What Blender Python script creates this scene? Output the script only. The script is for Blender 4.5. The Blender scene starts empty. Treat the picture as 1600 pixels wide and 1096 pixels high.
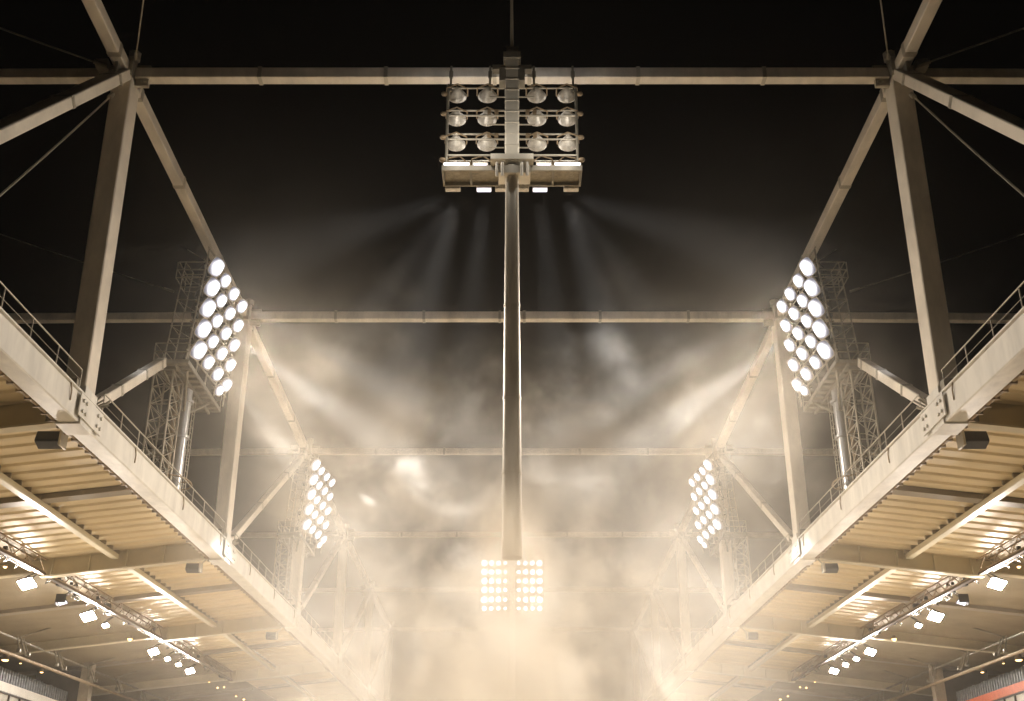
import bpy, math, random
from mathutils import Vector, Matrix
random.seed(7)
sc = bpy.context.scene
COL = sc.collection
R = math.radians

# ------------------------------------------------------------------ camera
ZC = 14.0                       # camera height above the pitch
PITCH, F, W_IMG, H_IMG = R(24.5), 1745.0, 1600.0, 1096.0
cd = bpy.data.cameras.new('camera')
cd.lens = 36.0 * F / W_IMG
cd.sensor_width = 36.0
cd.clip_start, cd.clip_end = 0.5, 1500
cam = bpy.data.objects.new('camera', cd)
COL.objects.link(cam)
cam.location = (0, 0, ZC)
cam.rotation_euler = (math.pi / 2 + PITCH, 0, 0)
sc.camera = cam

# ------------------------------------------------------------------ world: night sky
world = bpy.data.worlds.new('World')
sc.world = world
world.use_nodes = True
wn = world.node_tree
bg = wn.nodes['Background']
sky = wn.nodes.new('ShaderNodeTexSky')
sky.sky_type = 'NISHITA'
sky.sun_disc = False
sky.sun_elevation = R(-8)
sky.sun_rotation = R(180)
wn.links.new(sky.outputs[0], bg.inputs[0])
bg.inputs[1].default_value = 0.05

# ------------------------------------------------------------------ render look
sc.view_settings.view_transform = 'Standard'
sc.view_settings.look = 'None'
sc.view_settings.gamma = 1
sc.view_settings.exposure = 0.5
cy = sc.cycles
cy.use_denoising = True
cy.use_adaptive_sampling = True
cy.adaptive_threshold = 0.035
cy.max_bounces = 5
cy.diffuse_bounces = 3
cy.glossy_bounces = 2
cy.transmission_bounces = 2
cy.volume_bounces = 2
cy.volume_step_rate = 4.0
cy.volume_max_steps = 256
cy.sample_clamp_indirect = 4.0
cy.caustics_reflective = False
cy.caustics_refractive = False

# light levels (watts) -------------------------------------------------
E_CORE = 2.9e5       # narrow beams of a side tower
E_WIDE = 2.4e4       # wide beams of a side tower
E_NEAR = 1.5e5
E_FAR = 2.2e3
E_SQUARE = 1900.0      # emission strength of the square roof lamps

# ------------------------------------------------------------------ pixel -> world helpers (photo pixels, 1600 x 1096)
cP, sP = math.cos(PITCH), math.sin(PITCH)
def ppt(x, y, X=None, Y=None, H=None):
    """world point seen at photo pixel (x, y) on the plane X=, Y= or height-above-camera H="""
    a, t = (x - 800.0) / F, (548.0 - y) / F
    ky, kh = cP - t * sP, sP + t * cP          # Y and h per unit depth
    if X is not None: d = X / a
    elif Y is not None: d = Y / ky
    else: d = H / kh
    return Vector((a * d, d * ky, ZC + d * kh))
def lerp(a, b, t): return a + (b - a) * t
def table(xs, ys):
    def f(v):
        if v <= xs[0]: i = 0
        elif v >= xs[-1]: i = len(xs) - 2
        else: i = max(k for k in range(len(xs) - 1) if xs[k] <= v)
        return ys[i] + (ys[i+1] - ys[i]) * (v - xs[i]) / (xs[i+1] - xs[i])
    return f
XW = 19.9                                       # half width of the roof opening
SP = 27.4
NODE_Y = [20.2, 47.6, 75.0, 102.4, 129.8, 157.2, 184.6]     # truss nodes
LOW = table(NODE_Y, [ZC+v for v in (17.9, 18.5, 19.1, 19.65, 19.9, 20.1, 20.3)])
UPP = table(NODE_Y, [ZC+v for v in (37.2, 36.9, 36.5, 35.6, 34.9, 34.4, 34.0)])
XU = table(NODE_Y, [19.9, 19.9, 19.75, 19.7, 19.8, 19.8, 19.8])

# ------------------------------------------------------------------ materials
def mat(name, base, rough=0.5, metal=0.0, noise=0.0, scale=1.0, dark=None, bump=0.0, streak=None):
    m = bpy.data.materials.new(name); m.use_nodes = True
    nt = m.node_tree; b = nt.nodes['Principled BSDF']
    b.inputs['Roughness'].default_value = rough
    b.inputs['Metallic'].default_value = metal
    b.inputs['Base Color'].default_value = (*base, 1)
    if noise > 0 or dark:
        tc = nt.nodes.new('ShaderNodeTexCoord')
        mp = nt.nodes.new('ShaderNodeMapping')
        mp.inputs['Scale'].default_value = streak or (1, 1, 1)
        nz = nt.nodes.new('ShaderNodeTexNoise'); nz.inputs['Scale'].default_value = scale
        nz.inputs['Detail'].default_value = 6; nz.inputs['Roughness'].default_value = 0.65
        cr = nt.nodes.new('ShaderNodeValToRGB')
        dk = dark or tuple(c * (1 - noise) for c in base)
        cr.color_ramp.elements[0].position = 0.3; cr.color_ramp.elements[0].color = (*dk, 1)
        cr.color_ramp.elements[1].position = 0.62; cr.color_ramp.elements[1].color = (*base, 1)
        nt.links.new(tc.outputs['Object'], mp.inputs[0]); nt.links.new(mp.outputs[0], nz.inputs['Vector'])
        nt.links.new(nz.outputs[0], cr.inputs[0]); nt.links.new(cr.outputs[0], b.inputs['Base Color'])
        if bump:
            bp = nt.nodes.new('ShaderNodeBump'); bp.inputs['Strength'].default_value = bump
            bp.inputs['Distance'].default_value = 0.02
            nt.links.new(nz.outputs[0], bp.inputs['Height']); nt.links.new(bp.outputs[0], b.inputs['Normal'])
    return m
def lensmat(name, col, rim, s, rad):
    m = bpy.data.materials.new(name); m.use_nodes = True
    nt = m.node_tree; nt.nodes.clear()
    e = nt.nodes.new('ShaderNodeEmission'); o = nt.nodes.new('ShaderNodeOutputMaterial')
    tc = nt.nodes.new('ShaderNodeTexCoord'); mu = nt.nodes.new('ShaderNodeVectorMath'); mu.operation = 'MULTIPLY'; mu.inputs[1].default_value = (1, 1, 0)
    ln = nt.nodes.new('ShaderNodeVectorMath'); ln.operation = 'LENGTH'
    mr = nt.nodes.new('ShaderNodeMapRange'); mr.interpolation_type = 'SMOOTHSTEP'
    for i, v in enumerate((rad*.10, rad*.98, s, .16)): mr.inputs[i+1].default_value = v
    mc = nt.nodes.new('ShaderNodeMapRange')
    for i, v in enumerate((rad*.55, rad, 0, 1)): mc.inputs[i+1].default_value = v
    mx = nt.nodes.new('ShaderNodeMix'); mx.data_type = 'RGBA'; mx.inputs[6].default_value = (*col, 1); mx.inputs[7].default_value = (*rim, 1)
    nt.links.new(tc.outputs['Object'], mu.inputs[0]); nt.links.new(mu.outputs[0], ln.inputs[0])
    nt.links.new(ln.outputs['Value'], mr.inputs[0]); nt.links.new(ln.outputs['Value'], mc.inputs[0])
    nt.links.new(mr.outputs[0], e.inputs[1]); nt.links.new(mc.outputs[0], mx.inputs[0]); nt.links.new(mx.outputs[2], e.inputs[0])
    nt.links.new(e.outputs[0], o.inputs[0]); m.cycles.emission_sampling = 'NONE'
    return m
def emis(name, col, s, sample=True):
    m = bpy.data.materials.new(name); m.use_nodes = True
    nt = m.node_tree; nt.nodes.clear()
    e = nt.nodes.new('ShaderNodeEmission'); o = nt.nodes.new('ShaderNodeOutputMaterial')
    e.inputs[0].default_value = (*col, 1); e.inputs[1].default_value = s
    nt.links.new(e.outputs[0], o.inputs[0])
    if not sample: m.cycles.emission_sampling = 'NONE'
    return m
M = dict(
    truss=mat('truss_paint', (.84, .765, .65), .45, noise=.30, scale=.9, bump=.2, streak=(1, .35, .35)),
    edge=mat('edge_paint', (.80, .77, .70), .45, noise=.26, scale=1.4, bump=.2, streak=(1, .6, .15)),
    deck=mat('roof_deck_paint', (.80, .67, .44), .55, noise=.22, scale=.3, streak=(.2, 2.5, 1)),
    girder=mat('girder_paint', (.60, .52, .34), .5, noise=.18, scale=.4, bump=.1),
    flange=mat('flange_paint', (.66, .60, .45), .45, noise=.12, scale=.4),
    darkbeam=mat('dark_beam_paint', (.30, .255, .19), .5, noise=.2, scale=.4),
    galv=mat('galvanised_steel', (.52, .47, .38), .42, metal=.35, noise=.3, scale=1.2, bump=.2),
    galvd=mat('dull_galvanised_steel', (.30, .27, .21), .5, metal=.3, noise=.35, scale=1.5, bump=.2),
    rust=mat('weathered_brown_steel', (.34, .25, .15), .6, metal=.2, noise=.4, scale=2),
    tube=mat('tower_tube_steel', (.62, .62, .62), .28, metal=.55, noise=.15, scale=.5, streak=(1, 1, .2)),
    mast=mat('mast_paint', (.76, .70, .58), .45, metal=.1, noise=.2, scale=.8, streak=(1, 1, .15)),
    shell=mat('lamp_shell_aluminium', (.80, .74, .64), .38, metal=.25, noise=.35, scale=5, bump=.5),
    black=mat('black_casing', (.016, .014, .012), .5, noise=.3, scale=3),
    cable=mat('steel_cable', (.36, .33, .26), .4, metal=.5, noise=.2, scale=1),
    grate=mat('steel_grating', (.36, .31, .22), .55, metal=.2, noise=.45, scale=6, bump=.4),
    soffit=mat('shade_toned_soffit', (.30, .245, .155), .7, noise=.25, scale=.3),  # flat outer panels, with the shade under the roof put into the colour
    tray=mat('dark_tray_steel', (.10, .07, .045), .6, noise=.3, scale=1),
    conc=mat('concrete', (.36, .31, .24), .8, noise=.3, scale=.8, bump=.3),
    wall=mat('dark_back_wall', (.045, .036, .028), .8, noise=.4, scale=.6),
    white=mat('white_board', (.72, .70, .64), .5, noise=.12, scale=1.2),
    red=mat('orange_red_board', (.58, .12, .04), .5, noise=.25, scale=2),
    seat=mat('grey_blue_seat', (.22, .24, .27), .5, noise=.5, scale=2.5),
    gridd=mat('dark_window_bar', (.06, .05, .045), .6, noise=.2, scale=2),
    pane=mat('pale_window_panel', (.55, .52, .46), .3, noise=.3, scale=.7),
    grass=mat('pitch_grass', (.42, .34, .22), .9, noise=.15, scale=.08, streak=(1, 1, 1)),
    lens=emis('lit_strip_lens', (1.0, .97, .95), 8.0, False),
    lensa=lensmat('lit_lamp_lens', (1.0, .97, .95), (.80, .78, .95), 4.5, .50),
    lensf=lensmat('lit_far_lamp_lens', (1.0, .985, .97), (1, .95, .90), 14.0, .37),
    square=emis('lit_square_lamp', (1.0, .90, .80), E_SQUARE, True),
    dim=emis('dim_lamp_face', (.85, .80, .95), 2.2, True),
    amber=emis('amber_lamp', (1.0, .60, .22), 5.0, True),
)

# ------------------------------------------------------------------ mesh builder
class MB:
    def __init__(s): s.v, s.f, s.sm = [], [], []
    def add(s, vs, fs, smooth=False):
        n = len(s.v); s.v += [tuple(v) for v in vs]
        for f in fs: s.f.append(tuple(i + n for i in f)); s.sm.append(smooth)
    def box(s, lo, hi):
        x0, y0, z0 = lo; x1, y1, z1 = hi
        if x0 > x1: x0, x1 = x1, x0
        if y0 > y1: y0, y1 = y1, y0
        s.add([(x0,y0,z0),(x1,y0,z0),(x1,y1,z0),(x0,y1,z0),(x0,y0,z1),(x1,y0,z1),(x1,y1,z1),(x0,y1,z1)],
              [(0,3,2,1),(4,5,6,7),(0,1,5,4),(1,2,6,5),(2,3,7,6),(3,0,4,7)])
    def frame(s, a, b, up=(0, 0, 1)):
        d = (Vector(b) - Vector(a)).normalized(); u = Vector(up)
        if abs(d.dot(u)) > .98: u = Vector((0, 1, 0))
        r = d.cross(u).normalized(); u = r.cross(d).normalized()
        return d, r, u
    def beam(s, a, b, w, h, up=(0, 0, 1), ch=0.0):
        """rectangular bar a->b; w across, h along up; ch = chamfer"""
        a, b = Vector(a), Vector(b); d, r, u = s.frame(a, b, up)
        w /= 2; h /= 2
        if ch: pr = [(-w+ch,-h),(w-ch,-h),(w,-h+ch),(w,h-ch),(w-ch,h),(-w+ch,h),(-w,h-ch),(-w,-h+ch)]
        else: pr = [(-w,-h),(w,-h),(w,h),(-w,h)]
        n = len(pr)
        vs = [a + r*p + u*q for p, q in pr] + [b + r*p + u*q for p, q in pr]
        fs = [(i, (i+1) % n, (i+1) % n + n, i + n) for i in range(n)]
        fs += [tuple(range(n-1, -1, -1)), tuple(range(n, 2*n))]
        s.add(vs, fs)
    def tube(s, a, b, r0, r1=None, n=8, caps=True):
        a, b = Vector(a), Vector(b); r1 = r0 if r1 is None else r1
        d, r, u = s.frame(a, b)
        vs = []
        for p, q in ((a, r0), (b, r1)):
            for i in range(n):
                t = 2*math.pi*i/n; vs.append(p + r*(math.cos(t)*q) + u*(math.sin(t)*q))
        s.add(vs, [(i, (i+1) % n, (i+1) % n + n, i + n) for i in range(n)], True)
        if caps: s.add(vs, [tuple(range(n-1, -1, -1)), tuple(range(n, 2*n))])
    def path(s, pts, r, n=6):
        for a, b in zip(pts, pts[1:]): s.tube(a, b, r, n=n)
    def lathe(s, o, axis, prof, n=16, smooth=True, sq=0):
        """prof: list of (distance along axis, radius)"""
        o = Vector(o); d, r, u = s.frame(o, o + Vector(axis))
        vs = []
        for z, q in prof:
            for i in range(n):
                t = 2*math.pi*i/n; k = (abs(math.cos(t))**sq + abs(math.sin(t))**sq)**(-1/sq) if sq else 1
                vs.append(o + d*z + r*(math.cos(t)*q*k) + u*(math.sin(t)*q*k))
        fs = []
        for k in range(len(prof)-1):
            for i in range(n):
                j = (i+1) % n; fs.append((k*n+i, k*n+j, (k+1)*n+j, (k+1)*n+i))
        s.add(vs, fs, smooth)
    def disc(s, o, axis, rad, n=16, inset=0):
        o = Vector(o); d, r, u = s.frame(o, o + Vector(axis))
        s.add([o + d*inset + r*(math.cos(2*math.pi*i/n)*rad) + u*(math.sin(2*math.pi*i/n)*rad) for i in range(n)], [tuple(range(n))])
    def build(s, name, m, parent=None):
        me = bpy.data.meshes.new(name); me.from_pydata(s.v, [], s.f); me.update()
        me.polygons.foreach_set('use_smooth', s.sm)
        if isinstance(m, str): m = M[m]
        me.materials.append(m)
        o = bpy.data.objects.new(name, me); COL.objects.link(o)
        if parent:
            o.parent = parent
            o.matrix_parent_inverse = Matrix.Translation(parent.location).inverted() if parent.parent is None and parent.type == 'EMPTY' else Matrix()
        return o
def tag(o, label=None, cat=None, group=None, kind=None):
    if label: o['label'] = label
    if cat: o['category'] = cat
    if group: o['group'] = group
    if kind: o['kind'] = kind
    return o
def thing(name, label, cat, loc=(0, 0, 0), group=None):
    o = bpy.data.objects.new(name, None); COL.objects.link(o); o.location = loc
    o.empty_display_size = .5
    return tag(o, label, cat, group)
def copy_tree(o, parent=None):
    c = o.copy(); COL.objects.link(c)
    if parent: c.parent = parent
    for ch in list(o.children): copy_tree(ch, c)
    return c
SIDE = {-1: 'left', 1: 'right'}
def spot(name, loc, aim, energy, deg, blend=.5, col=(1, .96, .92), rad=.35, parent=None):
    l = bpy.data.lights.new(name, 'SPOT'); l.energy = energy; l.spot_size = R(deg); l.spot_blend = blend
    l.color = col; l.shadow_soft_size = rad
    o = bpy.data.objects.new(name, l); COL.objects.link(o)
    o.location = loc
    o.rotation_euler = (Vector(aim) - Vector(loc)).to_track_quat('-Z', 'Y').to_euler()
    if parent:
        o.parent = parent; o.matrix_parent_inverse = Matrix.Translation(parent.location).inverted()
    return o

# ------------------------------------------------------------------ ground
g = MB(); g.add([(-400,-300,0),(400,-300,0),(400,600,0),(-400,600,0)], [(0,1,2,3)])
tag(g.build('pitch', 'grass'), kind='structure')

# ------------------------------------------------------------------ trusses, one each side
def bands(t, a, e, w, h, up=(0, 0, 1)):
    for f in (.06, .36, .7, .94):
        m = a.lerp(e, f); d = (e-a).normalized(); b = MB(); b.beam(m-d*.16, m+d*.16, w+.03, h+.03, up)
        d2, r, u = b.frame(a, e, up)
        for i in (-.1, 0, .1):
            for j in (-1, 1): b.tube(m+d*i+u*(j*h*.32)-r*(w/2+.03), m+d*i+u*(j*h*.32)+r*(w/2+.03), .022, n=6)
        b.build('splice_plate', 'galv', t)
def truss(s):
    S = SIDE[s]
    t = thing('roof_truss', f'cream painted steel truss standing on the {S} roof edge, leaning over the opening' if 0 else
              f'cream box-section steel truss rising from the {S} roof edge', 'truss', (s*XW, 47.6, LOW(47.6)), 'trusses along the roof edges')
    ny = NODE_Y
    # upper chord, bay by bay
    for k in range(len(ny)-1):
        b = MB()
        if k == 0: a = (s*XU(ny[1]), 14, UPP(14) + .2)
        else: a = (s*XU(ny[k]), ny[k]-1.0, UPP(ny[k]))
        b.beam(a, (s*XU(ny[k+1]), ny[k+1]-1.0, UPP(ny[k+1])), .62, .66, ch=.04)
        b.build('upper_chord', 'truss', t)
        a = Vector(a); e = Vector((s*XU(ny[k+1]), ny[k+1]-1.0, UPP(ny[k+1]))); bands(t, a, e, .62, .66)
    for k in range(1, len(ny)):
        y = ny[k]
        b = MB(); yu = y - .9
        b.beam((s*XW, y, LOW(y)), (s*XU(y), yu, UPP(y)-.1), 1.0 if k == 1 else .95, 1.25, up=(0, 1, 0), ch=.05)
        b.build('post', 'truss', t)
        # gusset node at the head of the post
        b = MB(); z = UPP(y); x = s*XU(y); yy = y - .95
        b.box((x-.5, yy-.75, z-.55), (x+.5, yy+.7, z+.42))
        b.box((x-.08, yy-1.5, z-1.1), (x+.08, yy+1.5, z+.5))
        b.box((x-1.2, yy-.12, z-.75), (x+1.2, yy+.1, z+.55))
        for q in (-1.05, -.85, .85, 1.05):
            for zz in (-.5, -.2, .15):
                b.tube((x+q, yy-.2, z+zz), (x+q, yy+.18, z+zz), .06, n=6)
        b.tube((x-s*.35, yy-.3, z+.4), (x-s*.35, yy-.3, z+.95), .22, n=8)
        b.tube((x-s*.35, yy-.3, z+.75), (x-s*.35, yy-.3, z+1.15), .32, n=8)
        b.box((x+s*.75, yy-.9, z-.1), (x+s*1.35, yy-.3, z+.35))
        b.box((x+s*.5, yy-1.1, z-1.15), (x+s*.95, yy-.7, z-.75))
        b.build('gusset', 'galv', t)
    # diagonals: foot at node k, head at node k+1
    for k in range(0, len(ny)-1):
        y0, y1 = ny[k], ny[k+1]
        a = Vector((s*XW, y0+1.0, LOW(y0)+.6)); e = Vector((s*XU(y1), y1-1.6, UPP(y1)-.45))
        if k == 0: a = Vector((s*XW, 27.7, LOW(24)-1.1))
        if k == 1: e = Vector((s*20.7, 60.4, ZC+26.75))
        b = MB()
        if k == 0: b.beam(a, e, .9, .55, up=(0, -1, 1), ch=.04)
        else: b.beam(a, e, .5, .55, ch=.04)
        b.build('diagonal', 'truss', t); bands(t, a, e, .5 if k else .9, .55, (0, -1, 1) if k == 0 else (0, 0, 1))
    # shoe where the post meets the roof edge, with bolts and clamps
    for k in range(1, len(ny)-1):
        y = ny[k]; z = LOW(y); x = s*XW; b = MB()
        b.box((x-.56, y-.75, z-.75), (x+.56, y+.75, z+1.1))
        b.box((x-s*.62-.03, y-1.3, z-.5), (x-s*.62+.03, y+1.6, z+.55))
        for q in (-1, -.6, .9, 1.3):
            b.tube((x-s*.66, y+q, z+.25), (x-s*.74, y+q, z+.25), .09, n=6)
            b.tube((x-s*.66, y+q, z-.25), (x-s*.74, y+q, z-.25), .09, n=6)
        b.build('post_shoe', 'edge', t)
        b = MB()
        for q in range(7):
            b.tube((x-s*.3, y+.8+.12*q, z+.7+.1*random.random()), (x-s*(.6+.3*random.random()), y+.9+.16*q, z+1.0+.35*random.random()), .05, n=5)
        b.build('cable_loop', 'galvd', t)
        b = MB(); b.box((x-.45, y-1.25, z+.75), (x+.3, y-.8, z+1.25)); b.build('junction_box', 'galvd', t)
    return t
truss(-1); truss(1)

# crossbeams spanning the opening between the two trusses
ords = ['nearest', 'second', 'third', 'fourth', 'fifth', 'farthest']
for k in range(1, 7):
    y = NODE_Y[k] - .9; z = UPP(NODE_Y[k])
    t = thing('crossbeam', [
        'bright cream crossbeam passing right behind the lamps of the upper central rig',
        'cream crossbeam meeting the centre mast level with the heads of the nearer side towers',
        'hazy crossbeam meeting the centre mast just above the farther side towers',
        'faint crossbeam in smoke just above the lit central lamp array',
        'very faint crossbeam crossing behind the middle of the lit central lamp array',
        'farthest crossbeam, hardly visible in smoke below the lit central lamp array'][k-1],
        'crossbeam', (0, y, z), 'crossbeams spanning the roof opening')
    sz = .62 if k < 3 else .55
    for s in (-1, 1):
        b = MB(); b.beam((s*.0, y, z), (s*(XU(NODE_Y[k])-.5), y, z), sz, sz, ch=.03)
        b.build('inner_span', 'truss', t)
        b = MB(); b.beam((s*(XU(NODE_Y[k])+.5), y, z), (s*46, y, z-.2), sz*.95, sz*.95, ch=.03)
        b.build('outer_span', 'truss', t)
    for s in (-1, 1):
        for q in (.9, 6.5, 13): b = MB(); b.box((s*q-.1, y-sz/2-.035, z-sz/2-.03), (s*q+.1, y+sz/2+.03, z+sz/2+.03)); b.build('splice_plate', 'galv', t)

# ------------------------------------------------------------------ stay cables
def cable(s, a, b, r, label):
    a, b = Vector(a), Vector(b); m = MB(); n = 8; pts = []
    L = (b-a).length
    for i in range(n+1):
        t = i/n; p = a.lerp(b, t); p.z -= .004*L*4*t*(1-t); pts.append(p)
    m.path(pts, r, 6)
    m.tube(a, a + (b-a).normalized()*.7, r*2.6, n=8)
    m.tube(b, b + (a-b).normalized()*.7, r*2.6, n=8)
    tag(m.build('stay_cable', 'cable'), label, 'cable', 'thin stay cables of the roof trusses')
for s in (-1, 1):
    S = SIDE[s]
    def q(x, y, **k):
        p = ppt(x, y, **k); return Vector((-s*p.x, p.y, p.z))
    cable(s, q(212, 92, Y=45.9), q(232, -60, Y=38), .04, f'thin steel cable rising steeply from the upper {S} truss joint out of the picture top')
    cable(s, q(168, 104, Y=45.6), q(-60, 22, Y=44), .045, f'thin steel cable running from the upper {S} truss joint to the upper {S} picture edge')
    cable(s, q(176, 148, Y=45.6), q(-40, 340, Y=33), .045, f'thin steel cable slanting down from the upper {S} truss joint to the {S} picture edge')
    cable(s, q(272, 456, Y=66), q(-60, 345, Y=64), .035, f'faint cable running outward from the head of the nearer {S} floodlight tower')

# ------------------------------------------------------------------ roofs over the stands
SLOPE = .115
def deck_z(x, y): return LOW(y) + .72 - SLOPE * (abs(x) - 20.6)
def roof(s):
    S = SIDE[s]; X = lambda v: s*v
    t = thing('stand_roof', f'cantilever roof of the {S} stand with ribbed cream metal underside', 'roof', (s*XW, 47.6, LOW(47.6)), 'roofs over the side stands')
    # edge beam
    for k in range(len(NODE_Y)-1):
        y0, y1 = NODE_Y[k], NODE_Y[k+1]
        b = MB(); b.beam((X(XW), y0+.0, LOW(y0)), (X(XW), y1, LOW(y1)), .95, 1.3, ch=.05)
        # top capping and lower lip
        b.beam((X(XW-.02), y0, LOW(y0)+.69), (X(XW-.02), y1, LOW(y1)+.69), 1.12, .07)
        b.build('edge_beam', 'edge', t)
        b = MB()
        n = 6
        for i in range(n):
            yy = lerp(y0, y1, (i+.5)/n); zz = LOW(yy)
            if i % 2: b.path([(X(XW-.5), yy, zz+.7), (X(XW-.56), yy+.05, zz+.3), (X(XW-.5), yy+.2, zz-.1)], .035, 5)
        b.tube((X(XW+.62), y0, LOW(y0)-.52), (X(XW+.62), y1, LOW(y1)-.52), .11, n=8)
        for i in range(30):
            yy = lerp(y0, y1, i/30); b.box((X(XW+.5), yy, LOW(yy)-.66), (X(XW+.80), yy+.12, LOW(yy)-.36))
        b.build('conduit', 'rust', t)
    # ribbed deck: trapezoid ribs running across, one sheet per half bay
    for k in range(len(NODE_Y)-1):
        for hb in range(2):
            y0 = lerp(NODE_Y[k], NODE_Y[k+1], hb*.5) ; y1 = lerp(NODE_Y[k], NODE_Y[k+1], hb*.5+.5)
            n = 10; pts = []
            for i in range(n):
                p = (y1-y0)/n; a = y0 + i*p
                pts += [(a, 0), (a+p*.62, 0), (a+p*.70, .12), (a+p*.92, .12)]
            pts.append((y1, 0))
            xs = [20.3, 31.8]
            b = MB(); vs = []
            for x in xs:
                for yy, dz in pts: vs.append((X(x), yy, deck_z(x, yy) + dz))
            m = len(pts); fs = []
            for j in range(len(xs)-1):
                for i in range(m-1): fs.append((j*m+i, j*m+i+1, (j+1)*m+i+1, (j+1)*m+i))
            b.add(vs, fs)
            b.add([(v[0], v[1], v[2]+.45) for v in vs], [tuple(reversed(f)) for f in fs])
            b.build('ribbed_deck', 'deck', t)
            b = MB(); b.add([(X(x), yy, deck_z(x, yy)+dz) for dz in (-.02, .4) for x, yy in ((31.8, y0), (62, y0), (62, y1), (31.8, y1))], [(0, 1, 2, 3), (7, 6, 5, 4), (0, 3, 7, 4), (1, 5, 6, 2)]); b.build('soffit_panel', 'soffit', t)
    for k in range(0, len(NODE_Y)-1):
        # deep plate girder at every node
        y = NODE_Y[k]; b = MB(); f = MB()
        if k:
            x0, x1, x2 = 20.4, 31.8, 60
            for xa, xb in ((x0, x1), (x1, x2)):
                za, zb = deck_z(xa, y), deck_z(xb, y)
                d = 1.15 if xa == x0 else .8
                b.add([(X(xa), y-.04, za), (X(xb), y-.04, zb), (X(xb), y-.04, zb-d), (X(xa), y-.04, za-d),
                       (X(xa), y+.04, za), (X(xb), y+.04, zb), (X(xb), y+.04, zb-d), (X(xa), y+.04, za-d)],
                      [(0,1,2,3), (7,6,5,4), (0,3,7,4), (1,5,6,2), (3,2,6,7)])
                f.beam((X(xa), y, za-d-.05), (X(xb), y, zb-d-.05), .62, .1)
            for i in range(5):
                xa = lerp(x0, x1, i/4.6)+.8; z = deck_z(xa, y); b.box((X(xa)-.04, y-.28, z-1.15), (X(xa)+.04, y-.04, z))
            b.build('girder_web', 'girder', t); f.build('girder_flange', 'flange', t)
            # purlin bracket hanging on the girder
        # shallow dark beam at mid bay
        ym = NODE_Y[k] + SP/2; b = MB()
        for xa, xb in ((20.4, 31.4), (32.2, 60)):
            b.beam((X(xa), ym, deck_z(xa, ym)-.16), (X(xb), ym, deck_z(xb, ym)-.16), .85, .32)
        b.build('mid_bay_beam', 'darkbeam', t)
        b = MB(); b.beam((X(20.4), ym+.52, deck_z(20.4, ym)-.10), (X(31.4), ym+.52, deck_z(31.4, ym)-.10), .14, .14)
        b.build('drain_pipe', 'flange', t)
        # purlin lengthwise under the deck
        b = MB(); xx = 26.9; e = .35
        b.beam((X(xx), y+e, deck_z(xx, y)-.42), (X(xx), y+SP-e, deck_z(xx, y+SP)-.42), .5, .34, ch=.03)
        b.build('purlin', 'flange', t)
        b = MB()
        for i in range(20):
            yy = y + (i+.66)*SP/20; z = deck_z(xx, yy)
            b.box((X(xx)-.3, yy-.07, z-.25), (X(xx)+.3, yy+.07, z))
        b.build('purlin_clip', 'darkbeam', t)
    return t
roof(-1); roof(1)

# railings on the roof edges, one run per bay
rl = ['nearest run', 'run beside the nearer floodlight tower', 'run behind the nearer floodlight tower', 'run beyond the farther floodlight tower', 'farthest run', 'last run']
for s in (-1, 1):
    for k in range(0, 6):
        y0, y1 = NODE_Y[k] + (1.9 if k else 4), NODE_Y[k+1] - 1.2
        x = s*(XW-.42)
        t = thing('safety_railing', [
            f'tubular safety railing on the {SIDE[s]} roof edge in front of the nearest post',
            f'tubular railing on the {SIDE[s]} roof edge at the foot of the nearer floodlight tower',
            f'tubular railing on the {SIDE[s]} roof edge between the two floodlight towers',
            f'pale railing on the {SIDE[s]} roof edge just beyond the farther floodlight tower',
            f'hazy railing on the {SIDE[s]} roof edge, second from the far end',
            f'hardly visible railing at the far end of the {SIDE[s]} roof edge'][k], 'railing', (x, y0, LOW(y0)+.7), 'railings along the roof edges')
        b = MB(); g2 = LOW
        b.tube((x, y0, LOW(y0)+1.72), (x, y1, LOW(y1)+1.72), .035, n=6); b.build('handrail', 'galv', t)
        b = MB(); b.tube((x, y0, LOW(y0)+1.22), (x, y1, LOW(y1)+1.22), .018, n=5); b.build('middle_rail', 'galvd', t)
        n = max(4, int((y1-y0)/2.6))
        for i in range(n+1):
            yy = lerp(y0, y1, i/n); b = MB(); b.tube((x, yy, LOW(yy)+.7), (x, yy, LOW(yy)+1.72), .03, n=6); b.build('rail_post', 'galv', t)

# ------------------------------------------------------------------ floodlight towers on the roof edges
def lampmesh(rad=.40, sq=0):
    sh = MB(); sh.lathe((0, 0, 0), (0, 0, 1), [(-.44, .0), (-.43, .10), (-.34, .17), (-.20, .27), (-.06, rad*.93), (.04, rad*1.06), (.06, rad*1.06), (.06, rad*.96)], 16 if not sq else 28, sq=sq)
    yk = MB()
    yk.path([(rad*1.12, 0, 0), (rad*1.12, 0, -.42), (0, 0, -.66), (-rad*1.12, 0, -.42), (-rad*1.12, 0, 0)], .035, 5)
    ln = MB(); ln.lathe((0, 0, .03), (0, 0, 1), [(0, rad*.98), (rad*.22, rad*.86), (rad*.38, rad*.6), (rad*.46, rad*.3), (rad*.48, 0)], 18 if not sq else 28, sq=sq)
    return sh, yk, ln
def proto_lamp(lensmat, rad=.40, sq=0):
    sh, yk, ln = lampmesh(rad, sq)
    o = sh.build('floodlight', 'shell'); y = yk.build('bracket', 'rust', o); l = ln.build('lens', lensmat, o)
    return o
protos = []
def place_lamp(proto, root, loc, direc, scale=1.0, label=None):
    c = copy_tree(proto); c.parent = root
    c.matrix_parent_inverse = Matrix.Translation(root.location).inverted()
    c.location = loc
    c.rotation_euler = Vector(direc).to_track_quat('Z', 'Y').to_euler()
    c.scale = (scale,)*3
    if label: c['label'] = label
    return c
lampA = proto_lamp('lensa', .46, 4); lampF = proto_lamp('lensf', .36)

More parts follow.
